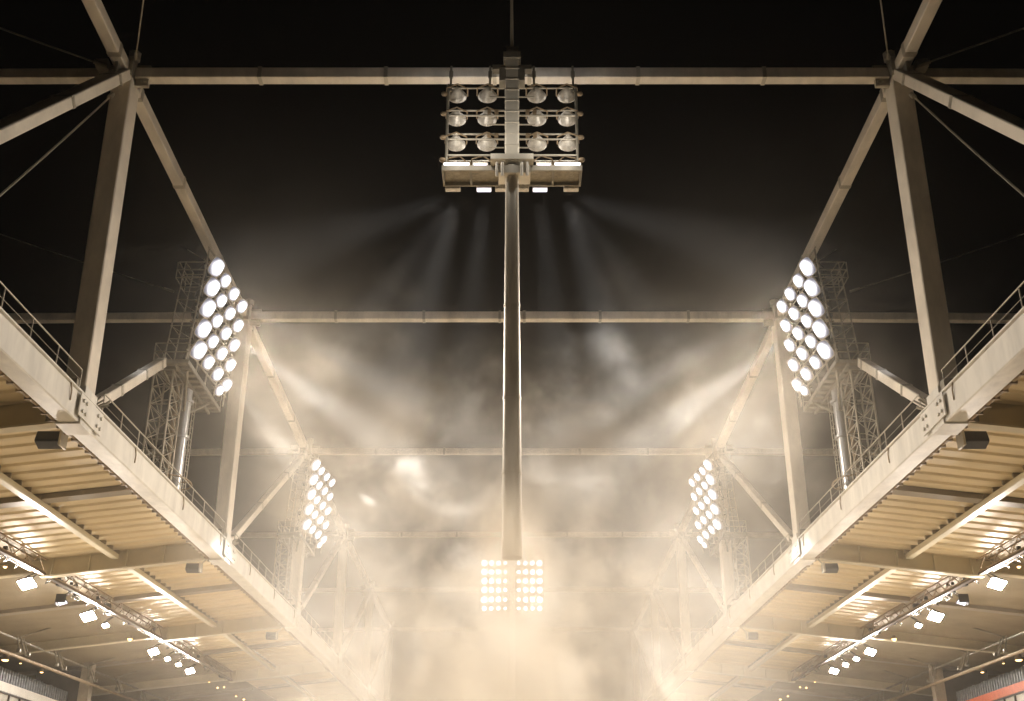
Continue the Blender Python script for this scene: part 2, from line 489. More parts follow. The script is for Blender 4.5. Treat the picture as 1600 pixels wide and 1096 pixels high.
def tower(s, dY, near):
    S = SIDE[s]; X = lambda v: s*v
    y0 = 64.5 + dY; zb = LOW(y0) + .6; dz = (LOW(y0)-LOW(64.5))*0
    hp = ZC + 27.0
    t = thing('floodlight_tower', f'{"nearer" if near else "farther hazy"} floodlight tower on the {S} roof edge, its tilted bank of lamps blazing',
              'floodlight tower', (X(20.3), y0, zb), 'floodlight towers on the roof edges')
    Y = lambda v: v + dY
    b = MB(); b.tube((X(20.3), y0, zb-.6), (X(20.3), y0, hp-.3), .40, .37, n=20)
    for z in (zb+.1, zb+4, hp-1.2): b.tube((X(20.3), y0, z), (X(20.3), y0, z+.16), .50, n=20)
    b.build('mast', 'tube', t)
    b = MB(); b.tube((X(20.72), y0-.55, zb-.4), (X(20.72), y0-.55, hp-.3), .16, n=12); b.build('cable_duct', 'rust', t)
    # lattice mast
    b = MB(); lx = (20.35, 21.5); ly = (Y(61.6), Y(63.7)); zt = hp-.2; z0 = zb-.4
    for x in lx:
        for y in ly: b.tube((X(x), y, z0), (X(x), y, zt), .07, n=6)
    nn = 7; hstep = (zt-z0)/nn
    for i in range(nn+1):
        z = z0 + i*hstep
        for x in lx: b.tube((X(x), ly[0], z), (X(x), ly[1], z), .035, n=5)
        for y in ly: b.tube((X(lx[0]), y, z), (X(lx[1]), y, z), .035, n=5)
        if i < nn:
            for x in lx:
                b.tube((X(x), ly[0], z), (X(x), ly[1], z+hstep), .032, n=5)
                b.tube((X(x), ly[1], z), (X(x), ly[0], z+hstep), .032, n=5)
            for y in ly: b.tube((X(lx[i % 2]), y, z), (X(lx[1-i % 2]), y, z+hstep), .032, n=5)
    for i in range(5):
        z = z0 + i*1.6 + .5
        b.tube((X(21.0), ly[1], z), (X(20.5), y0, z+.2), .03, n=5)
    b.build('lattice_mast', 'galv', t)
    # caged ladder on the far side
    b = MB(); yl = Y(66.4)
    for d in (-.25, .25): b.tube((X(20.3), yl+d, zb-.3), (X(20.3), yl+d, hp+.9), .035, n=6)
    z = zb
    while z < hp: b.tube((X(20.3), yl-.25, z), (X(20.3), yl+.25, z), .022, n=5); z += .42
    z = zb + 2.2
    while z < hp - .6:
        pts = [(X(20.3) + s*.75*math.sin(a), yl + .42*math.cos(a), z) for a in [math.pi*i/6 for i in range(7)]]
        b.path(pts, .025, 4); z += 1.1
    b.build('caged_ladder', 'galv', t)
    # ring bracket near the base
    b = MB(); zr = zb + 1.2; pts = [(X(20.4)+1.05*math.cos(a), y0+1.5*math.sin(a), zr) for a in [math.pi*2*i/14 for i in range(15)]]
    b.path(pts, .05, 5)
    for a in (0, 2.1, 4.2): b.tube((X(20.3), y0, zr), (X(20.4)+1.05*math.cos(a), y0+1.5*math.sin(a), zr), .04, n=5)
    b.build('ring_bracket', 'rust', t)
    # platform with grating and joists
    xa, xb, ya, yb = 19.25, 21.3, Y(60.6), Y(68.6)
    b = MB(); b.box((X(xa), ya, hp-.02), (X(xb), yb, hp+.04)); 
    b.build('platform_grating', 'grate', t)
    b = MB()
    for x in (xa, xb): b.beam((X(x), ya, hp-.08), (X(x), yb, hp-.08), .09, .26)
    n = 9
    for i in range(n+1):
        y = lerp(ya, yb, i/n); b.beam((X(xa+.05), y, hp-.11), (X(xb-.05), y, hp-.11), .1, .17)
    b.beam((X(xa+.7), ya, hp-.28), (X(xa+.7), yb, hp-.28), .14, .16)
    b.build('platform_joist', 'galvd', t)
    b = MB()
    for y in (Y(61.5), Y(66.8)):
        b.tube((X(20.3), y0, hp-2.0), (X(20.9), y, hp-.3), .09, n=6); b.tube((X(20.3), y0, hp-2.0), (X(19.5), y, hp-.3), .09, n=6)
    b.build('platform_strut', 'galvd', t)
    # guard rail round three sides of the platform
    b = MB()
    for z in (.55, 1.1): b.path([(X(xa), ya, hp+z), (X(xb), ya, hp+z), (X(xb), yb, hp+z), (X(xa), yb, hp+z)], .032, 5)
    for x, y in [(xa, ya), (xb, ya), (xb, yb), (xa, yb)] + [(xb, lerp(ya, yb, i/5)) for i in range(1, 5)]:
        b.tube((X(x), y, hp), (X(x), y, hp+1.1), .032, n=5)
    b.build('guard_rail', 'galv', t)
    # lamp frame, leaning slightly towards the pitch
    lean = .075
    skew = .07 if near else .13
    def P(col_y, z): return Vector((X(19.5 - (z-hp)*lean - (col_y-60.7)*skew), Y(col_y), z))
    zt = hp + 7.75
    b = MB()
    for cy_ in (60.9, 62.7, 64.5, 66.3, 68.1): b.tube(P(cy_, hp), P(cy_, zt), .06, n=6)
    for i in range(5):
        z = hp + .75 + i*1.43; b.tube(P(60.7, z), P(68.3, z), .055, n=6)
    b.tube(P(60.7, zt), P(68.3, zt), .055, n=6)
    b.build('lamp_frame', 'galv', t)
    # back ladder frame behind the lamps with small cage landings
    b = MB(); bx = 1.35
    for cy_ in (61.0, 62.4):
        a = P(cy_, hp); e = P(cy_, zt-.9); a.x += s*bx; e.x += s*bx
        b.tube(a, e, .045, n=5)
    for i in range(8):
        z = hp + .7 + i*.88; a = P(61.0, z); e = a.copy(); e.x += s*bx; f = P(62.4, z); f.x += s*bx
        b.tube(a, e, .03, n=5); b.tube(e, f, .03, n=5)
        if i % 2: b.tube(a, Vector((e.x, e.y, e.z+.88)), .025, n=4)
    for z in (hp+5.7, hp+6.25, hp+6.8):
        a = P(60.9, z); e = a.copy(); e.x += s*1.7; f = e.copy(); f.y += 1.9; h = a.copy(); h.y += 1.9
        b.path([a, e, f, h], .035, 5)
    a = P(60.9, hp+5.7); a.x += s*1.7; b.tube(a, a+Vector((0, 0, 1.1)), .035, n=5); a.y += 1.9; b.tube(a, a+Vector((0, 0, 1.1)), .035, n=5)
    b.build('back_frame', 'galv', t)
    b = MB()
    a = P(61.2, hp+.5); pts = []
    for i in range(16): pts.append(P(61.2 + .25*math.sin(i*1.3), hp+.3+i*.46) + Vector((s*(.35+.12*math.sin(i*2.1)), 0, 0)))
    b.path(pts, .03, 4); b.build('wiring', 'black', t)
    for r in range(5):
        for c in range(4):
            b = MB(); p = P(61.6+c*1.8, hp+1.0+r*1.43) + Vector((s*.45, .3, -.25)); b.box(p-Vector((.16, .2, .14)), p+Vector((.16, .2, .14))); b.build('ballast_box', 'black', t)
    # lamps
    aim = Vector((-s*.80, -.30, -.52))
    rows = [hp+1.1+i*1.43 for i in range(5)]
    for r in range(5):
        for c in range(4):
            p = P(61.55+c*1.82, rows[r]) + Vector((-s*.35, 0, 0))
            place_lamp(lampA, t, p, aim, 1.28 if c == 0 else 1.0)
    place_lamp(lampA, t, P(66.1, rows[0]-.75) + Vector((-s*.35, 0, 0)), aim, .8)
    # the light itself: two sources per lamp row
    pw, pw2 = (1.0, 1.0) if near else (.22, .34)
    for cy_, z, el, dy, e in ((67.6, rows[4]+.1, 28, .15, 1.0), (67.0, rows[2]+.2, 36, .0, .7), (66.4, rows[0]+.2, 52, -.05, .12)):
        p = P(cy_, z) + Vector((-s*.75, 0, 0)); d = Vector((-s*math.cos(R(el)), dy, -math.sin(R(el))))
        spot('lamp_beam', p, p + d*30, E_CORE*e*pw, 15, .85, (.93, .95, 1.0), .25, t)
    rr = (0, 1, 2, 3, 4) if near else (1, 3)
    for r in rr:
        for c in (0, 1):
            p = P(62.4+c*4.2, rows[r]) + Vector((-s*.95, 0, 0))
            a2 = Vector((-s*.70, -.52+.70*c, -.60))
            spot('lamp_beam', p, p + a2*30, E_WIDE*pw2/len(rr), 92, .8, (1.0, .88, .75), .5, t)
    return t
for s in (-1, 1):
    tower(s, 0, True); tower(s, 38.5, False)

# ------------------------------------------------------------------ near central rig seen from behind
def near_rig():
    Ym = 44.0
    H = lambda y, Y=Ym: ppt(800, y, Y=Y).z
    t = thing('central_lamp_rig', 'upper central lamp rig seen from behind with twelve round lamp backs on a mast', 'lamp rig', (0, Ym, H(290)))
    # mast: box section above, round tapering tube below
    ztop, zdeck, zend = H(98), H(262), H(872)
    b = MB(); b.beam((0, Ym, H(258)), (0, Ym, ztop), .66, .62, up=(0, 1, 0), ch=.05)
    for i in range(9):
        z = lerp(H(250), ztop, i/9); b.box((-.345, Ym-.33, z), (.345, Ym+.33, z+.06))
    b.build('upper_mast', 'mast', t)
    b = MB(); b.lathe((0, Ym, zdeck), (0, 0, -1), [(0, .30), (zdeck-H(420), .33), (zdeck-H(560), .37), (zdeck-H(800), .405), (zdeck-zend, .41)], 28)
    b.build('lower_mast', 'mast', t)
    b = MB()
    for yy, rr in ((480, .37), (625, .405), (742, .425)):
        z = H(yy); b.tube((0, Ym, z), (0, Ym, z+.10), rr, n=28)
    b.build('mast_collar', 'mast', t)
    b = MB(); b.box((-.42, Ym-.42, ztop), (.42, Ym+.42, ztop+.35)); b.box((-.3, Ym-.3, ztop+.35), (.3, Ym+.3, ztop+.75))
    b.box((-.95, Ym-.2, ztop-.55), (.95, Ym+.2, ztop-.3)); b.box((-.62, Ym-.3, ztop-1.3), (.62, Ym+.3, ztop-.5))
    b.build('mast_head', 'galvd', t)
    b = MB(); b.tube((0, Ym, ztop+.7), (-.05, Ym-.4, ztop+9), .085, .06, n=8); b.build('top_rod', 'mast', t)
    # platform
    zp = ZC + 29.6; x1 = 3.25; ya, yb = 44.2, 45.5
    b = MB(); b.box((-x1, ya, zp), (x1, yb, zp+.05)); b.build('platform_grating', 'grate', t)
    b = MB()
    for y in (ya, yb): b.beam((-x1-.05, y, zp-.05), (x1+.05, y, zp-.05), .1, .28)
    for x in (-3.25, -1.95, -.62, .62, 1.95, 3.25): b.beam((x, ya, zp-.08), (x, yb, zp-.08), .1, .18, up=(0, 0, 1))
    b.build('platform_joist', 'galvd', t)
    b = MB(); b.box((-1.0, Ym-.45, zp+.05), (1.0, Ym+.35, zp+.34)); b.box((-.62, Ym-.5, zp-.75), (.85, Ym+.5, zp-.35))
    for x in (-.7, -.45, .45, .7): b.tube((x, Ym-.5, zp-.95), (x, Ym-.5, zp-.2), .07, n=6)
    b.build('mast_bracket', 'mast', t)
    # frame
    b = MB(); Yf = 44.5
    zt = H(135, Yf)
    for x in (-3.12, 3.12): b.tube((x, Yf, zp), (x, Yf, zt+.1), .07, n=6)
    for x in (-3.0, -1.08, 1.08, 3.0):
        b.tube((x, Yf, zt-.3), (x, Yf, H(104, Yf)), .055, n=6); b.tube((x, Yf, H(122, Yf)), (x, Yf, H(112, Yf)), .1, n=6)
    b.build('frame_upright', 'galvd', t)
    rows = [150, 186, 225]
    b = MB()
    for yy in (138, 173, 181, 210, 218, 243): b.tube((-3.15, Yf, H(yy, Yf)), (3.15, Yf, H(yy, Yf)), .05, n=6)
    for yy in (152, 195, 231): b.tube((-1.1, Yf, H(yy, Yf)), (1.1, Yf, H(yy, Yf)), .035, n=6)
    b.tube((-3.3, Yf+.8, zp+1.1), (3.3, Yf+.8, zp+1.1), .04, n=6)
    b.build('frame_rail', 'galv', t)
    b = MB()
    for yy in (147, 178, 215, 250):
        for x in (-3.14, 3.14): b = MB(); b.lathe((x, Yf, H(yy, Yf)), (1 if x > 0 else -1, 0, 0), [(0, .0), (.02, .09), (.1, .12), (.24, .12), (.3, .07), (.33, .0)], 8); b.build('end_cap', 'rust', t)
    for x in (-1.1, 1.1, -.75, .75):
        for yy in (176, 213): b = MB(); b.box((x-.09, Yf-.08, H(yy, Yf)-.12), (x+.09, Yf+.08, H(yy, Yf)+.12)); b.build('clamp', 'rust', t)
    # twelve lamps facing away and down
    xs = (-2.68, -1.2, 1.2, 2.68)
    for yy in rows:
        for x in xs:
            z = H(yy, Yf+.45)
            place_lamp(lampB, t, (x*1.01, Yf+.45, z), (x*.02, .93, -.20), 1.12)
    # lower row of lamps under the platform, seen edge on, still lit
    for x in (-2.7, -1.5, 1.5, 2.7):
        place_lamp(lampA, t, (x, 45.3, zp+.62), (x*.10, .55, -.72), 1.0, 'lit lamp seen edge on at platform level')
    for x, w in ((-2.62, 1.15), (-1.5, .62), (1.5, .62), (2.62, 1.15)):
        sl = MB(); sl.box((x-w/2-.05, 44.28, zp+.08), (x+w/2+.05, 44.6, zp+.34)); o = sl.build('strip_lamp', 'shell', t)
        s2 = MB(); s2.box((x-w/2, 44.24, zp+.12), (x+w/2, 44.275, zp+.22 if w < 1 else zp+.29)); s2.build('diffuser', 'lens' if w > 1 else 'dim', o)
        l = bpy.data.lights.new('added_lamp_fill', 'POINT'); l.energy = 62*w; l.color = (1, .93, .84); l.shadow_soft_size = .15  # added fill light, hung clear of the strips to light the lamp backs
        lo = bpy.data.objects.new('added_lamp_fill', l); COL.objects.link(lo); lo.parent = t; lo.matrix_parent_inverse = Matrix.Translation(t.location).inverted(); lo.location = (x, 42.9, zp+1.0)
    for x in (-2.85, -1.35, -.45, .45, 1.35, 2.85):
        sl = MB(); sl.box((x-.36, yb+.08, zp-.24), (x+.36, yb+.42, zp-.12)); o = sl.build('strip_lamp', 'shell', t)
        s2 = MB(); s2.box((x-.33, yb+.10, zp-.265), (x+.33, yb+.40, zp-.244)); s2.build('diffuser', 'dim' if abs(x) == 1.35 else 'shell', o)
    # beams
    for s in (-1, 1):
        for (x, aim, e, d) in ((2.7, (s*9, 20, -20), 1.0, 22), (1.4, (s*3.2, 20, -20), .8, 15), (2.9, (s*22, 20, -24), .5, 18), (3.0, (s*30, 12, -3), .5, 22)):
            p = Vector((s*x, 46.45, zp-.35)); spot('lamp_beam', p, p + Vector(aim), E_NEAR*e, d+3, .8, (.90, .93, 1.0), .4, t)
    return t
lampB = proto_lamp('lens', .40)
near_rig()

# ------------------------------------------------------------------ far central array facing the camera
def far_rig():
    Yf = 125.0
    H = lambda y, Y=Yf: ppt(800, y, Y=Y).z
    X = lambda x: ppt(x, 910, Y=Yf).x
    t = thing('lamp_array', 'distant lit array of lamps in rows on a pale mast, glowing through the smoke', 'lamp array', (0, Yf, H(955)))
    b = MB(); b.tube((0, Yf+.9, 0), (0, Yf+.9, H(872)), .40, .34, n=16); b.build('mast', 'edge', t)
    b = MB()
    for yy in (880, 894, 908, 922, 937, 951): b.tube((X(750), Yf+.45, H(yy)), (X(850), Yf+.45, H(yy)), .05, n=5)
    for x in (-3.6, -.5, .5, 3.6): b.tube((x, Yf+.5, H(958)), (x, Yf+.5, H(868)), .06, n=5)
    b.build('lamp_frame', 'galv', t)
    for i, yy in enumerate((880, 894, 908, 922, 937, 951)):
        for xx in (757, 768, 779, 789.5, 810.5, 821, 832, 843):
            ed = abs(xx-800) > 40
            place_lamp(lampF, t, (X(xx), Yf, H(yy)), (0, -1, -.35), (1.15 if ed else (.72 if abs(xx-800) < 11 else 1.0)) * (.72 if i == 5 else 1))
    for s in (-1, 1):
        for z in (890, 935):
            p = Vector((s*2, Yf-.6, H(z))); spot('lamp_beam', p, p + Vector((s*4, -30, -20)), E_FAR, 70, .7, (1, .97, .93), .6, t)
    return t
far_rig()
for o in (lampA, lampB, lampF):
    for c in list(o.children): bpy.data.objects.remove(c)
    bpy.data.objects.remove(o)

# ------------------------------------------------------------------ lighting gantry and lamps under the roof
def under_roof(s):
    S = SIDE[s]; X = lambda v: s*v
    def q(x, y, Xv=32.6):
        p = ppt(x, y, X=-Xv); return Vector((-s*p.x, p.y, p.z))
    zg = lambda y: deck_z(31.8, y) - .95
    for k in range(1, 5):
        ya, yb = NODE_Y[k-1]+.5, NODE_Y[k]-.4
        t = thing('lighting_gantry', [
            f'brown steel lighting gantry under the {S} roof, nearest bay at the picture edge',
            f'brown steel lighting gantry under the {S} roof, between the large square lamps',
            f'hazy steel lighting gantry under the {S} roof, beside the smaller square lamps',
            f'steel gantry under the {S} roof almost lost in haze near the picture bottom'][k-1], 'gantry', (X(31.8), ya, zg(ya)), 'lighting gantries under the roofs')
        b = MB()
        for dx, dz in ((-.35, 0), (.35, 0), (-.35, .85), (.35, .85)):
            b.tube((X(31.8+dx), ya, zg(ya)+dz), (X(31.8+dx), yb, zg(yb)+dz), .07, n=6)
        b.build('chord_tube', 'rust', t)
        b = MB(); n = 20
        for i in range(n):
            y0 = lerp(ya, yb, i/n); y1 = lerp(ya, yb, (i+1)/n)
            for dx in (-.35, .35): b.tube((X(31.8+dx), y0, zg(y0)+.85*(i % 2)), (X(31.8+dx), y1, zg(y1)+.85*(1-i % 2)), .035, n=5)
            b.tube((X(31.45), y0, zg(y0)), (X(32.15), y0, zg(y0)), .03, n=4)
        b.build('lacing', 'rust', t)
        b = MB(); b.beam((X(31.5), ya, zg(ya)-.12), (X(31.5), yb, zg(yb)-.12), .30, .14); b.build('cable_tray', 'tray', t)
        b = MB(); rnd = random.Random(5+k)
        for i in range(20 if k < 4 else 8):
            y = lerp(ya, yb, rnd.random()); z = zg(y)+rnd.uniform(-.1, .6); d = rnd.uniform(.08, .2)
            c = MB(); c.box((X(31.9)-d, y-d, z-d), (X(31.9)+d, y+d, z+d)); c.build('control_box', 'black', t)
        for i in range(8):
            y = lerp(ya, yb, rnd.random()*.9); b.path([(X(31.6), y, zg(y)), (X(32.0), y+.5, zg(y)-.4), (X(31.7), y+1.2, zg(y)+.1)], .03, 4)
        b.build('loose_cable', 'black', t)
    # square lamps
    sq = [(42, 913, .95, 'square', 'large square floodlight', 'nearest to the camera'), (97, 941, .6, 'dim', 'dim lilac lamp in a black hood', 'between the two largest lamps'),
          (138, 964, .95, 'square', 'large square floodlight', 'second large one from the camera'), (165, 978, .42, 'square', 'small square lamp', 'just past the second large one'),
          (240, 1019, .8, 'square', 'middle-sized square floodlight', 'past the amber lamp'), (262, 1030, .42, 'square', 'small square lamp', 'third small one along the row'),
          (279, 1039, .42, 'square', 'small square lamp', 'just before the last bright lamp'), (297, 1049, .75, 'square', 'bright square floodlight', 'last bright one of the row')]
    for x, y, w, mt, kind, where in sq:
        p = q(x, y)
        t = thing('square_floodlight', f'{kind} under the {S} roof, {where}', 'floodlight', p, 'square lamps in a row under the roofs')
        w *= .95; h = w/2; n = Vector((-s*.26, -.42, -.86)).normalized()
        e1 = n.cross(Vector((0, 1, 0))).normalized(); e2 = n.cross(e1).normalized()
        def slab(b, c, a1, a2, th):
            vs = [c + e1*(i*a1) + e2*(j*a2) + n*k for k in (-th, 0) for i, j in ((-1,-1),(1,-1),(1,1),(-1,1))]
            b.add(vs, [(0,1,2,3),(4,5,6,7),(0,1,5,4),(1,2,6,5),(2,3,7,6),(3,0,4,7)])
        b = MB(); slab(b, p - n*.02, h*1.12, h*1.12, .07); slab(b, p - n*.09, h*.7, h*.7, .25); b.build('casing', 'black', t)
        b = MB(); b.add([p + n*.005 + e1*(i*h) + e2*(j*h) for i, j in ((-1,-1),(1,-1),(1,1),(-1,1))], [(0, 1, 2, 3)]); b.build('diffuser', mt, t)
        b = MB()
        for d in (-h*.8, h*.8): b.path([(p.x, p.y+d, p.z+.1), (p.x-s*.1, p.y+d, p.z+.45), (p.x-s*.5, p.y+d*.4, p.z+.7)], .035, 5)
        if mt == 'dim': b.box((p.x+s*h*1.2, p.y-h*1.2, p.z-.25), (p.x+s*h*1.3, p.y+h*1.2, p.z+.5)); b.box((p.x-h*1.2, p.y-h*1.5, p.z-.1), (p.x+h*1.3, p.y-h*1.2, p.z+.5))
        b.build('bracket', 'black', t)
        if w > .7:
            l = bpy.data.lights.new('added_lamp_fill', 'POINT'); l.energy = 70*w; l.color = (1, .84, .62); l.shadow_soft_size = .2  # added fill light below the diffuser, brightens the roof deck around it
            lo = bpy.data.objects.new('added_lamp_fill', l); COL.objects.link(lo); lo.parent = t; lo.location = n*.5
    # amber lamps
    am = [(203, 999, .2, 'brightest, between the large and the middle-sized square lamps'), (327, 1066, .09, 'just past the last square lamp'), (340, 1075, .10, 'second past the last square lamp'),
          (350, 1074, .10, 'third past the last square lamp'), (369, 1088, .11, 'fourth past the last square lamp'), (381, 1093, .14, 'lowest at the end of the row'), (8, 886, .12, 'hanging on the gantry at the picture edge')]
    for x, y, r, where in am:
        p = q(x, y)
        b = MB(); b.lathe(p + Vector((0, 0, r*1.6)), (0, 0, -1), [(0, .0), (.02, r*.6), (r*1.3, r*1.15), (r*1.45, r*1.2)], 10)
        o = tag(b.build('amber_lamp', 'rust'), f'small amber lamp under the {S} roof, {where}', 'lamp', 'small amber lamps under the roofs')
        b = MB(); b.lathe(p, (0, 0, -1), [(-r*.1, r*1.05), (r*.3, r*.9), (r*.7, r*.45), (r*.85, 0)], 10); b.build('bulb', 'amber', o)
    # loudspeaker boxes under the edge beam
    for x, y, Xv, w, where in ((78, 688, 21.9, 1.0, 'nearest, by the first truss post'), (302, 888, 21.5, .8, 'second, by the next truss post'), (424, 994, 21.4, .8, 'third, small in the haze')):
        p = q(x, y, Xv)
        b = MB(); b.beam(p+Vector((-s*.55*w, 0, 0)), p+Vector((s*.55*w, 0, 0)), .7*w, .62*w, up=(0, .35, 1), ch=.06)
        o = tag(b.build('loudspeaker', 'black'), f'black box loudspeaker under the {S} roof edge, {where}', 'loudspeaker', 'black boxes under the roof edges')
        b = MB(); b.box((p.x-s*.62*w-.05, p.y-.4*w, p.z-.36*w), (p.x-s*.62*w+.05, p.y+.4*w, p.z+.4*w))
        b.path([(p.x-s*.6*w, p.y, p.z+.3*w), (p.x-s*1.0*w, p.y+.2, p.z+.9*w), (p.x-s*1.2*w, p.y+.2, p.z+1.1*w)], .05, 5)
        b.build('mounting_bracket', 'galv', o)
    # tubular tie truss further back
    t = thing('tie_truss', f'slender tubular truss crossing the back of the {S} stand under the dark roof', 'truss', (X(42), 84, deck_z(42, 84)-.6), 'tubular trusses at the back of the stands')
    zB = lambda y: deck_z(42, y) + .25 - .75; zC = lambda y: zB(y) - 1.55
    b = MB(); b.tube((X(42), 62, zB(62)), (X(42), 175, zB(175)), .10, n=8); b.build('upper_tube', 'galvd', t)
    b = MB(); b.tube((X(41.4), 62, zC(62)), (X(41.4), 175, zC(175)), .15, n=8); b.build('lower_tube', 'rust', t)
    y = 88.5; k = 0
    while y < 170:
        b = MB(); b.tube((X(42), y, zB(y)), (X(41.4), y+.3, zC(y)), .09, n=6); b.tube((X(42), y, zB(y)), (X(39.5), y, deck_z(39.5, y)), .07, n=6)
        for d in (-.6, .6): b.tube((X(42), y+d, zB(y)), (X(41.5), y+d*1.7, zC(y)+.2), .06, n=5); b.box((X(41.5)-.14, y+d*1.7-.14, zC(y)+.1), (X(41.5)+.14, y+d*1.7+.14, zC(y)+.4))
        b.build('connector', 'galvd', t); y += 8.5
    # back of the stand: terrace, parapet, columns
    t = thing('grandstand', f'upper tier of the {S} grandstand with {"pale" if s < 0 else "orange-red"} parapet below a row of grey seat backs', 'grandstand', (X(46), 90, 0), 'grandstands behind the roofs')
    zp = lambda y: ZC + 14.3
    pts = [(XX, ZZ) for XX, ZZ in ((24, 1.2), (34, 8.5), (34.5, 13.5), (44.2, ZC+10.8), (44.2, ZC+9.6), (60, ZC+9.6))]
    b = MB(); vs = []
    for yy in (30, 240):
        for x, z in pts: vs.append((X(x), yy, z))
    b.add(vs, [(i, i+1, i+1+6, i+6) for i in range(5)]); b.build('terrace', 'conc', t)
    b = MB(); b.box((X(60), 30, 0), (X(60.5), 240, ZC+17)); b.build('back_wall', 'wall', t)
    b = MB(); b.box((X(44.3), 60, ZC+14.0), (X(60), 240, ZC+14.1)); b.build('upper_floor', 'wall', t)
    b = MB(); b.box((X(44.0), 60, ZC+13.25), (X(44.3), 240, ZC+14.0)); b.build('parapet', 'white' if s < 0 else 'red', t)
    b = MB(); b.box((X(44.12), 60, ZC+10.8), (X(44.3), 240, ZC+13.25)); b.build('window_panel', 'pane', t)
    b = MB(); y = 90.0
    while y < 150: b.box((X(43.98), y, ZC+10.8), (X(44.11), y+.16, ZC+13.2)); y += 2.3
    b.box((X(43.95), 60, ZC+13.08), (X(44.1), 240, ZC+13.2)); b.build('window_bar', 'gridd', t)
    # seat backs: a row of narrow corrugated grey shells
    b = MB(); y = 88.0; rnd = random.Random(3)
    while y < 150:
        h = 1.15 + rnd.uniform(-.05, .05)
        b.box((X(44.06), y, ZC+14.0), (X(44.22), y+.30, ZC+14.0+h)); 
        b.box((X(44.16), y+.32, ZC+14.0), (X(44.26), y+.5, ZC+14.0+h*.93)); y += .56
    b.build('seat_back_row', 'seat', t)
    for i, y in enumerate((115, 142, 169)):
        b = MB(); b.box((X(41.9), y-.5, 0), (X(42.9), y+.5, deck_z(42, y)-.1)); b.build('column', 'conc', t)
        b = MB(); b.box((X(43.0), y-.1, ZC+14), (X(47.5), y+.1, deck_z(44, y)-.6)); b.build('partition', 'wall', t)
    for y in (95.8,):
        b = MB(); b.tube((X(43.6), y, ZC+14.2), (X(42.9), y, zC(y)), .07, n=6); b.build('hanger_rod', 'galvd', t)
    # small lamps in the dark concourse
    for x, y, r, where in ((8, 1032, .3, 'large, at the picture edge'), (32, 1037, .1, 'faint, beside the largest one'), (65, 1051, .16, 'beside the hanging rod'), (38, 1061, .07, 'tiny, just above the seats'), (101, 1086, .09, 'tiny, above the seat row end')):
        p = q(x, y, 45.2)
        b = MB(); b.lathe(p+Vector((0, 0, r*2.2)), (0, 0, -1), [(0, 0), (.02, r*.7), (r*1.9, r*1.1), (r*2.1, r*1.1)], 10)
        o = tag(b.build('pendant_lamp', 'rust'), f'warm lamp in the dark back of the {S} stand, {where}', 'lamp', 'warm lamps in the back of the stands')
        b = MB(); b.lathe(p, (0, 0, -1), [(-r*.1, r), (r*.15, r*.85), (r*.3, r*.4), (r*.34, 0)], 10); b.build('bulb', 'amber', o)
under_roof(-1); under_roof(1)

# ------------------------------------------------------------------ air and smoke
def volmat(name, col, dens, aniso, attr=''):
    m = bpy.data.materials.new(name); m.use_nodes = True
    nt = m.node_tree; nt.nodes.clear()
    pv = nt.nodes.new('ShaderNodeVolumePrincipled'); mo = nt.nodes.new('ShaderNodeOutputMaterial')
    pv.inputs['Color'].default_value = (*col, 1); pv.inputs['Density'].default_value = dens
    pv.inputs['Anisotropy'].default_value = aniso; pv.inputs['Density Attribute'].default_value = attr
    nt.links.new(pv.outputs[0], mo.inputs['Volume'])
    return m
HAZE = .00016
b = MB(); b.box((-70, -20, -1), (70, 260, 75))
hz = b.build('haze', volmat('haze_air', (.95, .90, .82), HAZE, .35)); tag(hz, kind='stuff')
hz['label'] = 'thin even haze filling the air of the stadium'

